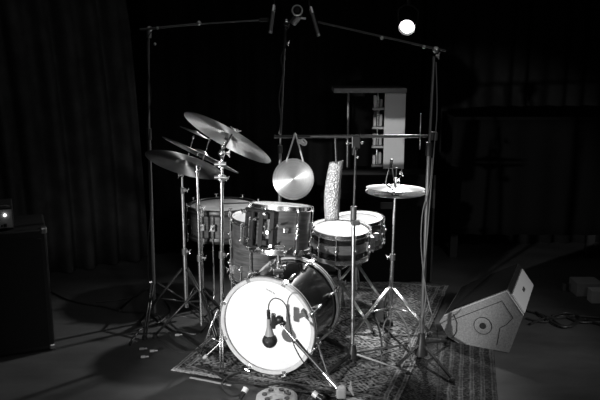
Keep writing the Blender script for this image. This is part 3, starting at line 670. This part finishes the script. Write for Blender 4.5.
# ------------------------------------------------------------------ HI-HAT MIC
hm = thing('hihat_microphone', 'small black microphone on a bent arm above the hi-hat', 'microphone', P(392, 160, 3.98))
m = MB(); m.cyl(P(391.6, 159, 3.98), P(390.6, 168, 3.98), .0085, n=12); m.build('body', BLACKM, hm, world=True)
m = MB(); m.tube([P(391.3, 162, 3.98), P(387.5, 174, 3.98), P(385.6, 183.5, 3.98)], .0035, n=8, smooth=False); m.tube([P(392, 166, 3.98), P(394, 178, 3.98), P(395, 186, 4.0)], .0045, n=8); m.tube([P(385.6, 183.5, 3.98), P(394.5, 191.5, 3.97)], .0045, n=8, smooth=False); m.build('arm', BLACKM, hm, world=True)
m = MB(); wing(m, P(400.5, 173, 4.0), V((1, -.2, .3)).normalized(), .014); m.build('clip_screw', CHROME, hm, world=True)
# ------------------------------------------------------------------ BASS DRUM MIC and boom
bq = P(269.8, 340.5, 3.26)
km = thing('bass_drum_microphone', 'round headed microphone hanging in front of the white bass drum head', 'microphone', bq)
ktop = P(268.5, 312, 3.26)
m = MB(); m.sphere(bq, .0375, n=20); m.build('grille', simple('dark_wire_grille', .03, .5, .3, noise=.6, nscale=300, bump=.8), km, world=True)
m = MB(); m.lathe([(.0378, -.006), (.0392, 0), (.0378, .006)], frame(bq, V((0, 0, 1))), n=32, closed=True); m.build('grille_band', BLACKM, km, world=True)
m = MB(); d = (ktop-bq).normalized(); m.cyl(bq+d*.028, bq+d*.07, .024, .0125, n=20); m.cyl(bq+d*.07, bq+d*.115, .0125, .0105, n=18); m.build('body', GREYP, km, world=True)
m = MB(); m.cyl(bq+d*.112, bq+d*.16, .009, n=14); m.build('connector', BLACKM, km, world=True)
bs = P(278.5, 321.5, 3.20); bj = P(341, 392, 2.98)
KS = thing('microphone_boom_stand', 'low black boom stand reaching in from the front to the bass drum microphone', 'stand', V((bj.x, bj.y, 0)))
d = (bj-bs)
m = MB(); m.cyl(bs, bs+d*.42, .006, n=12); m.build('boom_arm_tip', CHROME, KS, world=True)
m = MB(); m.cyl(bs+d*.28, bs+d*.42, .012, .0095, n=14); m.build('grip', BLACKM, KS, world=True)
m = MB(); m.cyl(bs+d*.41, bs+d*.74, .0095, n=14); m.build('boom_arm', BLACKM, KS, world=True)
m = MB(); m.cyl(bs+d*.74, bj, .0125, .0135, n=14); m.build('counterweight_tube', CHROME, KS, world=True)
m = MB(); m.box(P(273.5, 321, 3.22), (.022, .03, .075), bevel=.005); m.cyl(P(272, 325, 3.23), bs, .012, n=12); m.sphere(P(279.5, 319.5, 3.19), .021, n=12); m.sphere(P(283, 323, 3.19), .015, n=12); m.build('microphone_clip', BLACKM, KS, world=True)
m = MB(); m.box(bj, (.045, .05, .05), bevel=.008); wing(m, bj+V((.04, -.01, .02)), V((1, 0, .2)).normalized(), .02); m.build('boom_joint', GREYP, KS, world=True)
m = MB(); m.cyl(bj, V((bj.x, bj.y, .06)), .011, n=14); m.build('pole', BLACKM, KS, world=True)
for dx, dy in ((-.16, .10), (.16, .02), (-.02, -.2)):
    m = MB(); q = V((bj.x+dx, bj.y+dy, .017)); m.tube([(bj.x, bj.y, .09), q], .009, n=8, smooth=False); l = m.build('leg', BLACKM, KS, world=True)
    f = MB(); f.sphere((q.x, q.y, .015), .014); f.build('rubber_foot', RUBBER, l, world=True)
cable('black cable looping from the bass drum microphone over the white head', [bq+(ktop-bq).normalized()*.155, P(268.8, 305, 3.26), P(271.5, 300, 3.25), P(276, 298.2, 3.24), P(283, 301.5, 3.22), P(288, 311, 3.2), P(290.3, 328, 3.18), P(294, 345, 3.16), P(302, 360, 3.12), P(312, 372, 3.06), P(325, 384, 3.02)], .003)
# ------------------------------------------------------------------ WEDGE MONITOR
wa, wb = G(452, 342.5), G(509, 353.5); wa.z = wb.z = 0
u = (wb-wa).normalized(); vv = V((-u.y, u.x, 0)); 
if vv.y < 0: vv = -vv
VV0 = vv.copy()
def onp(px, py, d=0.0):
    r = ray(px, py); t = (wa - VV0*d - CAM).dot(VV0)/r.dot(VV0); return CAM + r*t
side = [onp(*q) for q in ((459, 344.2), (448, 337), (439.5, 322), (444.5, 315.5), (453, 311.5), (507, 291), (523.5, 315.5), (509, 353.5))]
side[0].z = side[-1].z = .004
Wd = .56; vv0 = vv.copy(); vv = (Matrix.Rotation(math.radians(4.5), 3, 'Z') @ vv); WR = thing('stage_monitor', 'grey wedge shaped stage monitor speaker lying on the floor at right', 'speaker', (wa+wb)/2+vv*Wd/2)
m = MB(); m.prism(side, vv*Wd); m.build('cabinet', WEDGE, WR, world=True)
m = MB(); m.prism([side[3]+vv*.02, side[4]+vv*.02, side[4]+vv*(Wd-.01), side[3]+vv*(Wd-.01)], (side[3]-side[6]).normalized()*.004); m.build('front_lip', GRILLE, WR, world=True)
m = MB(); m.tube([side[3], side[4], side[5], side[6]], .0035, n=6, smooth=False); m.build('worn_edge', EDGEW, WR, world=True)
def shrink(pts, f): 
    c = sum(pts, V())/len(pts); return [c+(p-c)*f for p in pts]
grp = [side[4]+vv*.03, side[5]+vv*.03, side[5]+vv*(Wd-.02), side[4]+vv*(Wd-.02)]; nrm = (grp[1]-grp[0]).cross(grp[3]-grp[0]).normalized()
if nrm.z < 0: nrm = -nrm
m = MB(); m.prism(shrink(grp, .985), nrm*.008); m.build('grille', GRILLE, WR, world=True)
# recessed side details: line mould, round socket, dark corner line
def poly_line(pxs, r, closed=False):
    pts = [onp(x, y, .001) for x, y in pxs]; 
    if closed: pts.append(pts[0])
    mm = MB(); mm.tube(pts, r, n=6, smooth=False); return mm
mm = poly_line([(452, 320), (502, 301), (513, 318), (506, 325), (500, 328), (497, 345)], .0022); mm.build('panel_groove', BLACKM, WR, world=True)
mm = poly_line([(453.5, 314), (457, 323), (456.5, 332), (453, 337)], .004); mm.build('corner_strap', BLACKM, WR, world=True)
sc0 = onp(483, 325.5); fm = frame(sc0-vv0*.002, -vv0)
m = MB(); m.lathe([(.0, .0), (.047, .0), (.052, .003), (.05, .004), (.02, .0015), (0, .0015)], fm, n=40); m.build('round_plate', WEDGE, WR, world=True)
m = MB(); m.lathe([(.048, .001), (.052, .001), (.052, .0045), (.048, .0045)], fm, n=40, closed=True); m.build('plate_edge', BLACKM, WR, world=True)
m = MB(); m.lathe([(0, .002), (.017, .002), (.019, .006), (.013, .0065), (.012, .003), (0, .003)], fm, n=28); m.build('pole_socket', FOAM, WR, world=True)
# top plate, lighter, with handle slot
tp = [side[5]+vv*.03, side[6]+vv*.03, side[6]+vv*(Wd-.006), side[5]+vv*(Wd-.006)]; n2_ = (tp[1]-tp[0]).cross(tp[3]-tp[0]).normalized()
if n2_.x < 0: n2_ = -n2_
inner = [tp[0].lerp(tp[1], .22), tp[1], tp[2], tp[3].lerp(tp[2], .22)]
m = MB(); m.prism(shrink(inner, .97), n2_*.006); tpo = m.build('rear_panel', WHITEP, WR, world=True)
hc = sum(inner, V())/4 + n2_*.006; m = MB(); hu = (tp[1]-tp[0]).normalized()
hp4 = [hc+hu*a*.010+vv*b*.035 for a, b in ((-1, -.8), (-.5, -1), (.5, -1), (1, -.8), (1, .8), (.5, 1), (-.5, 1), (-1, .8))]; m.prism(hp4, n2_*.0015); m.build('handle_slot', GREYM, tpo, world=True)
m = MB(); m.prism([tp[0]+n2_*.0, tp[0].lerp(tp[1], .2), tp[3].lerp(tp[2], .2), tp[3]], n2_*.004); m.build('black_edge_panel', BLACKM, WR, world=True)
# ------------------------------------------------------------------ AMPLIFIER left
ya = 3.75; cab = thing('speaker_cabinet', 'black speaker cabinet with metal corner at the far left', 'amplifier', V((P(20, 300, ya).x, ya+.2, 0)))
xR_ = P(48.5, 260, ya).x; zT = P(40, 228, ya).z
m = MB(); m.box((xR_-.34, ya+.2, zT/2), (.68, .40, zT-.004), bevel=.012); m.build('cabinet', BLACKM, cab, world=True)
m = MB(); m.box((xR_-.34, ya-.004, zT/2-.01), (.62, .012, zT-.09)); m.build('grille_cloth', FOAM, cab, world=True)
for zz in (zT-.014, .02):
    m = MB(); m.box((xR_-.014, ya+.016, zz), (.035, .04, .035), bevel=.008); m.build('corner_protector', CHROMED, cab, world=True)
hd = thing('amplifier_head', 'small amplifier head with a lit pilot lamp on the black cabinet', 'amplifier', V((P(0, 224, ya).x, ya+.15, zT)))
x1 = P(15, 215, ya).x; zt2 = P(10, 205, ya).z
m = MB(); m.box((x1-.24, ya+.15, (zT+.004+zt2)/2), (.48, .24, zt2-zT-.006), bevel=.006); m.build('case', PLASTIC, hd, world=True)
m = MB(); m.box((x1-.24, ya+.026, (zT+zt2)/2), (.475, .01, zt2-zT-.03)); fp = m.build('front_panel', AMPP, hd, world=True)
for px, py in ((1, 222.5), (4.5, 222), (6.5, 222), (4, 216), (0, 216)):
    m = MB(); c = P(px, py, ya+.018); m.cyl(c, c+V((0, -.012, 0)), .0065, .005, n=12); m.build('knob', GREYP if px in (1, 4.5) else BLACKM, fp, world=True)
m = MB(); c = P(9, 212, ya+.016); m.sphere(c, .0075); m.build('pilot_lamp', LED, fp, world=True)
m = MB(); m.box(P(9.5, 222, ya+.016), (.016, .012, .016)); m.build('power_switch', BLACKM, fp, world=True)
m = MB(); m.tube([P(0, 203.5, ya+.05), P(8, 202.8, ya+.05), P(14, 203.2, ya+.05), P(18, 207, ya+.05)], .006, n=8); m.build('carry_handle', GREYM, hd, world=True)
piv = Matrix.Translation((xR_, ya, 0)); rotm = piv @ Matrix.Rotation(math.radians(22), 4, 'Z') @ piv.inverted()
for o_ in (cab, hd): o_.matrix_world = rotm @ o_.matrix_world
# ------------------------------------------------------------------ COUNTER with shelves behind
yK = 5.25
kt = P(334, 88, yK); kr = P(407, 90, yK); topz = P(370, 88.3, yK).z; thk = .035
CT = thing('shelf_counter', 'tall white ended shelf counter glimpsed behind the hi-hat', 'counter', V(((kt.x+kr.x)/2, yK+.2, 0)))
m = MB(); m.box(((kt.x+kr.x)/2, yK+.2, topz-thk/2), (kr.x-kt.x, .40, thk), bevel=.003); m.build('top_board', GREYM, CT, world=True)
wl = P(384.5, 130, yK).x; wr = kr.x-.004
m = MB(); m.box(((wl+wr)/2+.0, yK+.03, (topz-thk)/2), (wr-wl, .03, topz-thk-.004), bevel=.002); m.build('white_panel', WHITEP, CT, world=True)
m = MB(); m.box((wr-.015, yK+.22, (topz-thk)/2), (.03, .34, topz-thk-.004)); m.build('end_panel', WHITEP, CT, world=True)
m = MB(); m.cyl((P(348.5, 110, yK).x, yK+.03, 0.002), (P(348.5, 110, yK).x, yK+.03, topz-thk), .010, n=12); m.build('leg', GREYM, CT, world=True)
bk0 = P(352, 110, yK).x; m = MB(); m.box(((bk0+P(373.5, 110, yK).x)/2, yK+.08, (topz-.06)/2), (P(373.5, 110, yK).x-bk0, .02, topz-.07)); m.build('black_panel', CLOTHB, CT, world=True)
sx0, sx1 = P(374, 110, yK).x, wl
m = MB(); m.box(((sx0+sx1)/2, yK+.36, (topz-thk)/2), (.16, .02, topz-thk-.01)); m.build('back_panel', BLACKM, CT, world=True)
for py, where in ((109, 'top'), (128, 'second'), (147, 'third'), (166, 'lowest')):
    z = P(379, py, yK+.05).z; m = MB(); m.box(((sx0+sx1)/2, yK+.2, z), (sx1-sx0+.01, .3, .016)); m.build('shelf', GREYP, CT, world=True)
    for i in range(3):
        x = sx0+.016+i*.024; hgt = ((.07, .11, .09) if py in (128, 166) else (.09, .12, .06))[i]
        m = MB()
        if i == 1: m.lathe([(0, 0), (.011, 0), (.011, hgt*.6), (.005, hgt*.75), (.005, hgt), (0, hgt)], n=16)
        else: m.box((0, 0, hgt/2), (.02, .05, hgt), bevel=.002)
        o = m.build('bottle' if i == 1 else 'box', (WHITEP, CHROMED, GREYP)[i], None); o.location = (x, yK+.10+.01*i, z+.0085)
        tag(o, ('pale box', 'small bottle', 'grey box')[i] + ' on the %s shelf of the white ended counter' % where, ('box', 'bottle', 'box')[i])
for i in range(3):   # things on the middle of the upper shelf, stacked cartons
    m = MB(); m.box((0, 0, .02), (.06-.008*i, .06, .036), bevel=.002); o = m.build('carton', (GREYP, WHITEP, GREYP)[i], None); o.location = ((sx0+sx1)/2, yK+.20, P(379, 128, yK+.05).z+.0095+.0385*i)
    tag(o, ('bottom', 'middle', 'top')[i]+' carton of the little stack on the counter shelf', 'box', 'cartons on the counter shelf')
# flight case in front of it
fz = P(390, 172.5, 5.0).z; xa0, xa1 = P(338, 220, 5.0).x, P(432, 220, 5.0).x
FCs = thing('flight_case', 'black flight case standing in front of the white ended counter', 'case', V(((xa0+xa1)/2, 5.0, 0)))
m = MB(); m.box(((xa0+xa1)/2, 5.06, fz/2), (xa1-xa0, .26, fz-.004), bevel=.008); m.build('body', CLOTHB, FCs, world=True)
for x in (xa0+.006, xa1-.006):
    m = MB(); m.box((x, 4.93, fz/2), (.014, .010, fz-.02)); m.build('edge_strip', BLACKM, FCs, world=True)
m = MB(); m.box(((xa0+xa1)/2, 4.925, fz*.72), (.09, .014, .05), bevel=.004); m.build('latch', BLACKM, FCs, world=True)
# long covered counter on right
lz = P(520, 119.5, 5.35).z; x0 = P(452, 150, 5.35).x
curtain('covered_counter', 'long waist high counter draped in black cloth at the right', [(x0, 5.75), (x0+.01, 5.36), (3.62, 5.30)], lz, 14, .014, 11, mat=CLOTHB, bottom=.26, cat='counter')
cc = bpy.data.objects['covered_counter']; cc.location = (0, 0, 0)
WM[cc.name] = Matrix.Identity(4)
m = MB(); m.box(((x0+3.62)/2, 5.56, lz+.012), (3.62-x0, .50, .025), bevel=.003); m.build('counter_top', CLOTHB, cc, world=True)
for x in (x0+.10, 2.4, 3.5):
    m = MB(); m.box((x, 5.60, lz/2), (.06, .06, lz-.004)); m.build('leg', BLACKM, cc, world=True)
def boxy(px0, px1, py0, py1, Y, mat, name, label, cat, d=.15):
    Y = G(px0, py1).y; a, b = P(px0, py0, Y), P(px1, py1, Y); m = MB(); z0 = max(.002, min(a.z, b.z)); z1 = max(a.z, b.z)
    if z0 > .06: z0 = .002
    m.box(((a.x+b.x)/2, Y+d/2, (z0+z1)/2), (abs(b.x-a.x), d, z1-z0), bevel=.004); return single(m, name, mat, label, cat, ((a.x+b.x)/2, Y+d/2, 0))
boxy(577.5, 602, 283.5, 297, 5.05, GREYP, 'crate', 'dull grey crate on the floor before the covered counter', 'crate')
boxy(592.5, 606, 291, 304, 4.80, WHITEP, 'small_box', 'small pale box at the right edge in front of the grey crate', 'box', .08)
boxy(563, 566, 284.5, 292, 5.1, GREYM, 'can', 'left of two little dark tins on the floor left of the grey crate', 'tin', .04)
boxy(569.5, 573, 284, 292, 5.1, GREYM, 'can', 'right of two little dark tins on the floor left of the grey crate', 'tin', .04)
# ------------------------------------------------------------------ STAGE LAMP
lp = P(407, 27, 5.25); tgt = V((0.05, 3.7, .3)); ld = (tgt-lp).normalized()
vd = (CAM-lp).normalized(); fd = (ld*.5+vd*.5).normalized()
SL = thing('stage_lamp', 'bright round stage lamp shining from the back above the counter', 'lamp', lp+V((0, 0, .1)))
lm = frame(lp, fd) @ Matrix.Scale(.78, 4)
m = MB(); m.lathe([(.058, .0), (.075, .02), (.078, 0), (.075, -.06), (.06, -.14), (.03, -.17), (0, -.175), (0, -.17), (.028, -.165), (.055, -.135), (.07, -.06), (.058, -.004)], lm, n=40); m.build('housing', BLACKM, SL, world=True)
m = MB(); m.lathe([(0, .010), (.03, .008), (.057, -.001), (.057, -.006), (0, -.006)], lm, n=40); m.build('lens', LENS, SL, world=True)
m = MB(); xx = lm.to_3x3().col[0]; m.tube([lp+xx*.085-fd*.05, lp+xx*.09-fd*.05+V((0, 0, .10)), lp-fd*.05+V((0, 0, .14)), lp-xx*.09-fd*.05+V((0, 0, .10)), lp-xx*.085-fd*.05], .006, n=8); m.build('yoke', BLACKM, SL, world=True)
m = MB(); m.cyl(lp-fd*.05+V((0, 0, .14)), V((lp.x, lp.y+.03, 2.998)), .012, n=12); m.build('hanging_pipe', BLACKM, SL, world=True)
# ------------------------------------------------------------------ rugs
e0_, e1_ = G(493.5, 346), G(497.5, 399)
r1 = rug('rug', 'dark rug with striped borders reaching under the wedge monitor', e0_, e1_, 1.02, .25, 1.3, .012, .24, .30, 16, .0005, .005)
a_, b_ = G(425, 330), G(395, 400)
r2 = rug('rug', 'busy patterned rug lying under the bass drum and the stands', G(428, 335), G(400, 400), 1.22, .95, .95, .012, .70, .10, 9, .006, .005)
# tape strip on the floor
tpm = MB(); a, b = G(190, 377.5, .014), G(231, 385.5, .014); dd = (b-a).normalized(); nn = V((-dd.y, dd.x, 0))*.007
tpm.prism([a-nn, b-nn, b+nn, a+nn], V((0, 0, .0012))); single(tpm, 'tape_strip', TAPE, 'narrow pale tape strip on the floor at the front left of the rug', 'tape', a)
# ------------------------------------------------------------------ MULTICORE BOX with plugs bottom
mbx = G(277, 397, .02); SB = thing('cable_hub', 'pale round cable drum with plugs at the front edge below the bass drum', 'cable hub', V((mbx.x, mbx.y-.02, .012)))
hbm = Matrix.Translation((mbx.x, mbx.y-.03, .013))
m = MB(); m.lathe([(0, 0), (.098, 0), (.102, .006), (.100, .024), (.09, .030), (0, .032)], hbm, n=48); m.build('plate', HOOPW, SB, world=True)
for k in range(7):
    a = k*.9+.3; m = MB(); c = hbm @ V((.06*math.cos(a), .06*math.sin(a), .031)); m.cyl(c, c+V((0, 0, .006)), .013, n=16); m.build('socket', BLACKM, SB, world=True)
def plug(label, px, py, mat1, dirx):
    c = G(px, py, .045); root = thing('cable_plug', label, 'plug', V((c.x, c.y, .014))); d = V((dirx, -.35, -.25)).normalized()
    m = MB(); m.cyl(c, c+d*.025, .016, .015, n=16); m.build('cap', mat1, root, world=True)
    m = MB(); m.cyl(c+d*.022, c+d*.06, .014, .009, n=14); m.build('boot', BLACKM, root, world=True)
plug('white capped plug left of the cable hub at the front', 246, 388.5, HEADW, -.2)
plug('chrome plug sitting on the cable hub', 286, 391.5, CHROME, .1)
plug('pale plug right of the cable hub near the boom stand', 313.5, 393, HOOPW, .5)
# ------------------------------------------------------------------ floor cables
def fcable(label, pxs, r=.005, mat=CABLE, group=None, z=None):
    pts = []
    for i, (x, y) in enumerate(pxs):
        pts.append(G(x, y, (r+.013) if z is None else z))
    return cable(label, pts, r, mat, group=group)
fcable('black cable snaking over the bare floor from the amplifier to the rug', [(50, 291), (66, 299), (84, 304), (104, 307), (124, 312), (146, 313), (160, 322), (180, 335), (205, 352)], .006, z=.0065)
fcable('second black cable on the bare floor left, joining at the stand base', [(96, 302), (118, 300), (136, 296), (147, 290), (160, 296), (170, 310), (160, 322), (140, 330), (130, 345)], .006, z=.0065)
fcable('cable curling in front of the bass drum toward the hub', [(196, 366), (214, 372), (228, 381), (244, 383), (262, 386), (284, 383), (305, 388), (330, 396)], .006)
fcable('cable from the white capped plug running left across the rug', [(246, 393), (232, 396), (222, 388), (226, 378), (240, 372)], .006)
for i, (pts, lb) in enumerate((([(524, 310), (540, 314), (556, 318), (575, 316), (600, 318), (640, 320)], 'upper strand of the black cable bundle right of the wedge'),
    ([(526, 318), (545, 322), (562, 316), (580, 322), (600, 322), (640, 326)], 'middle strand of the black cable bundle right of the wedge'),
    ([(530, 324), (548, 318), (560, 325), (572, 326), (584, 319), (600, 324), (640, 330)], 'lower strand of the black cable bundle right of the wedge'),
    ([(536, 312), (552, 322), (566, 327), (580, 318), (566, 313), (552, 316)], 'coiled end of the black cable bundle right of the wedge'))):
    fcable(lb, pts, .008, z=.0085+.002*i)
for i, pts in enumerate(([(182, 300), (196, 310), (208, 322), (196, 334), (178, 330)], [(160, 340), (180, 352), (205, 350), (222, 362)], [(340, 322), (360, 316), (380, 325), (395, 338), (410, 352)], [(376, 318), (381, 335), (382, 352), (380, 366)])):
    fcable(('coiled cable behind the leg of the ride stand', 'cable on the dark rug left of the bass drum spur', 'cable lying under the hi-hat pedal', 'cable hanging on the rug left of the hi-hat')[i], pts, .005)
cable('pale cable arching down from the hi-hat stand to the rug', [P(396, 312, 4.0), P(402, 318, 3.95), P(407, 328, 3.85), P(410, 342, 3.75), P(411, 353, 3.66), G(412, 361, .02)], .005, CABLEG)
cable('pale cable loop hanging below the hi-hat stand', [P(392, 316, 3.98), P(386, 320, 3.95), P(383, 330, 3.9), P(386, 340, 3.88), P(389, 330, 3.9), P(391, 318, 3.96)], .004, CABLEG)
# bright floor strip lines behind
tp2 = MB(); a, b = G(428, 283.5, .001), G(446, 288.5, .001); dd = (b-a).normalized(); nn = V((-dd.y, dd.x, 0))*.012
tp2.prism([a-nn, b-nn, b+nn, a+nn], V((0, 0, .0012))); single(tp2, 'tape_strip', TAPE, 'short tape strip on the floor far right behind the tall stand', 'tape', a)
# small bright plugs on dark floor left
for i, (px, py) in enumerate(((141.5, 349), (143, 357), (152, 351), (177, 335))):
    c = G(px, py, .012); m = MB(); m.cyl(c-V((.012, 0, 0)), c+V((.012, .004, 0)), .008, n=12); m.cyl(c+V((.010, .004, 0)), c+V((.03, .008, 0)), .005, n=10)
    single(m, 'cable_connector', GREYP, ('upper left metal connector', 'lowest metal connector', 'right hand metal connector', 'single metal connector farther right')[i]+' of the few lying on the floor left of the kit', 'connector', c-V((0, 0, .011)), 'metal connectors left of the kit')
# drum pedal behind bass drum
pd = thing('bass_drum_pedal', 'chrome bass drum pedal behind the bass drum near the snare stand', 'pedal', V((.12, 3.95, 0)))
bb = bf - bn*.47
m = MB(); m.box((bb.x+.02, bb.y+.12, .04), (.09, .26, .012), Matrix.Rotation(math.radians(14), 3, 'X'), bevel=.004); m.build('footboard', BLACKM, pd, world=True)
m = MB(); m.cyl((bb.x-.04, bb.y, .0), (bb.x-.04, bb.y, .26), .008); m.cyl((bb.x+.07, bb.y, .0), (bb.x+.07, bb.y, .26), .008); m.cyl((bb.x-.05, bb.y, .25), (bb.x+.09, bb.y, .25), .007); m.build('post_frame', CHROME, pd, world=True)
m = MB(); m.cyl((bb.x+.015, bb.y, .25), (bb.x+.0, bb.y-.03, .40), .004); m.cyl((bb.x-.0, bb.y-.05, .40), (bb.x+.0, bb.y-.0, .40), .022, n=16); m.build('beater', EDGEW, pd, world=True)
# ------------------------------------------------------------------ LIGHTS
def spot(name, loc, target, power, angle, blend, size):
    l = bpy.data.lights.new(name, 'SPOT'); l.energy = power; l.spot_size = math.radians(angle); l.spot_blend = blend; l.shadow_soft_size = size
    o = bpy.data.objects.new(name, l); COL.objects.link(o); o.location = loc; o.rotation_euler = (V(target)-V(loc)).to_track_quat('-Z', 'Y').to_euler(); return o
spot('key_spot', (-2.3, .1, .95), (-.09, 3.7, .50), 800, 26, .4, .04)
spot('back_lamp', lp+fd*.03, (-.15, 3.9, .4), 230, 76, .8, .05)
spot('front_fill', (1.5, -.6, 2.4), (.25, 3.7, .3), 170, 42, 1.0, .25)  # unseen fill, added to even out the light from the front
spot('side_spot', (2.9, 1.6, 2.3), (1.2, 3.9, .2), 170, 27, .8, .08)
hl = bpy.data.lights.new('ambient_fill', 'AREA'); hl.energy = 6.5; hl.shape = 'RECTANGLE'; hl.size = 4; hl.size_y = 3  # unseen soft fill overhead, added to lift the blacks
ho_ = bpy.data.objects.new('ambient_fill', hl); COL.objects.link(ho_); ho_.location = (.3, 2.6, 2.95)
W = bpy.data.worlds.new('world'); S.world = W; W.use_nodes = True
W.node_tree.nodes['Background'].inputs[0].default_value = g(1); W.node_tree.nodes['Background'].inputs[1].default_value = .0
S.view_settings.view_transform = 'Standard'; S.view_settings.look = 'None'; S.view_settings.exposure = 0; S.view_settings.gamma = 1; S.view_settings.use_curve_mapping = False
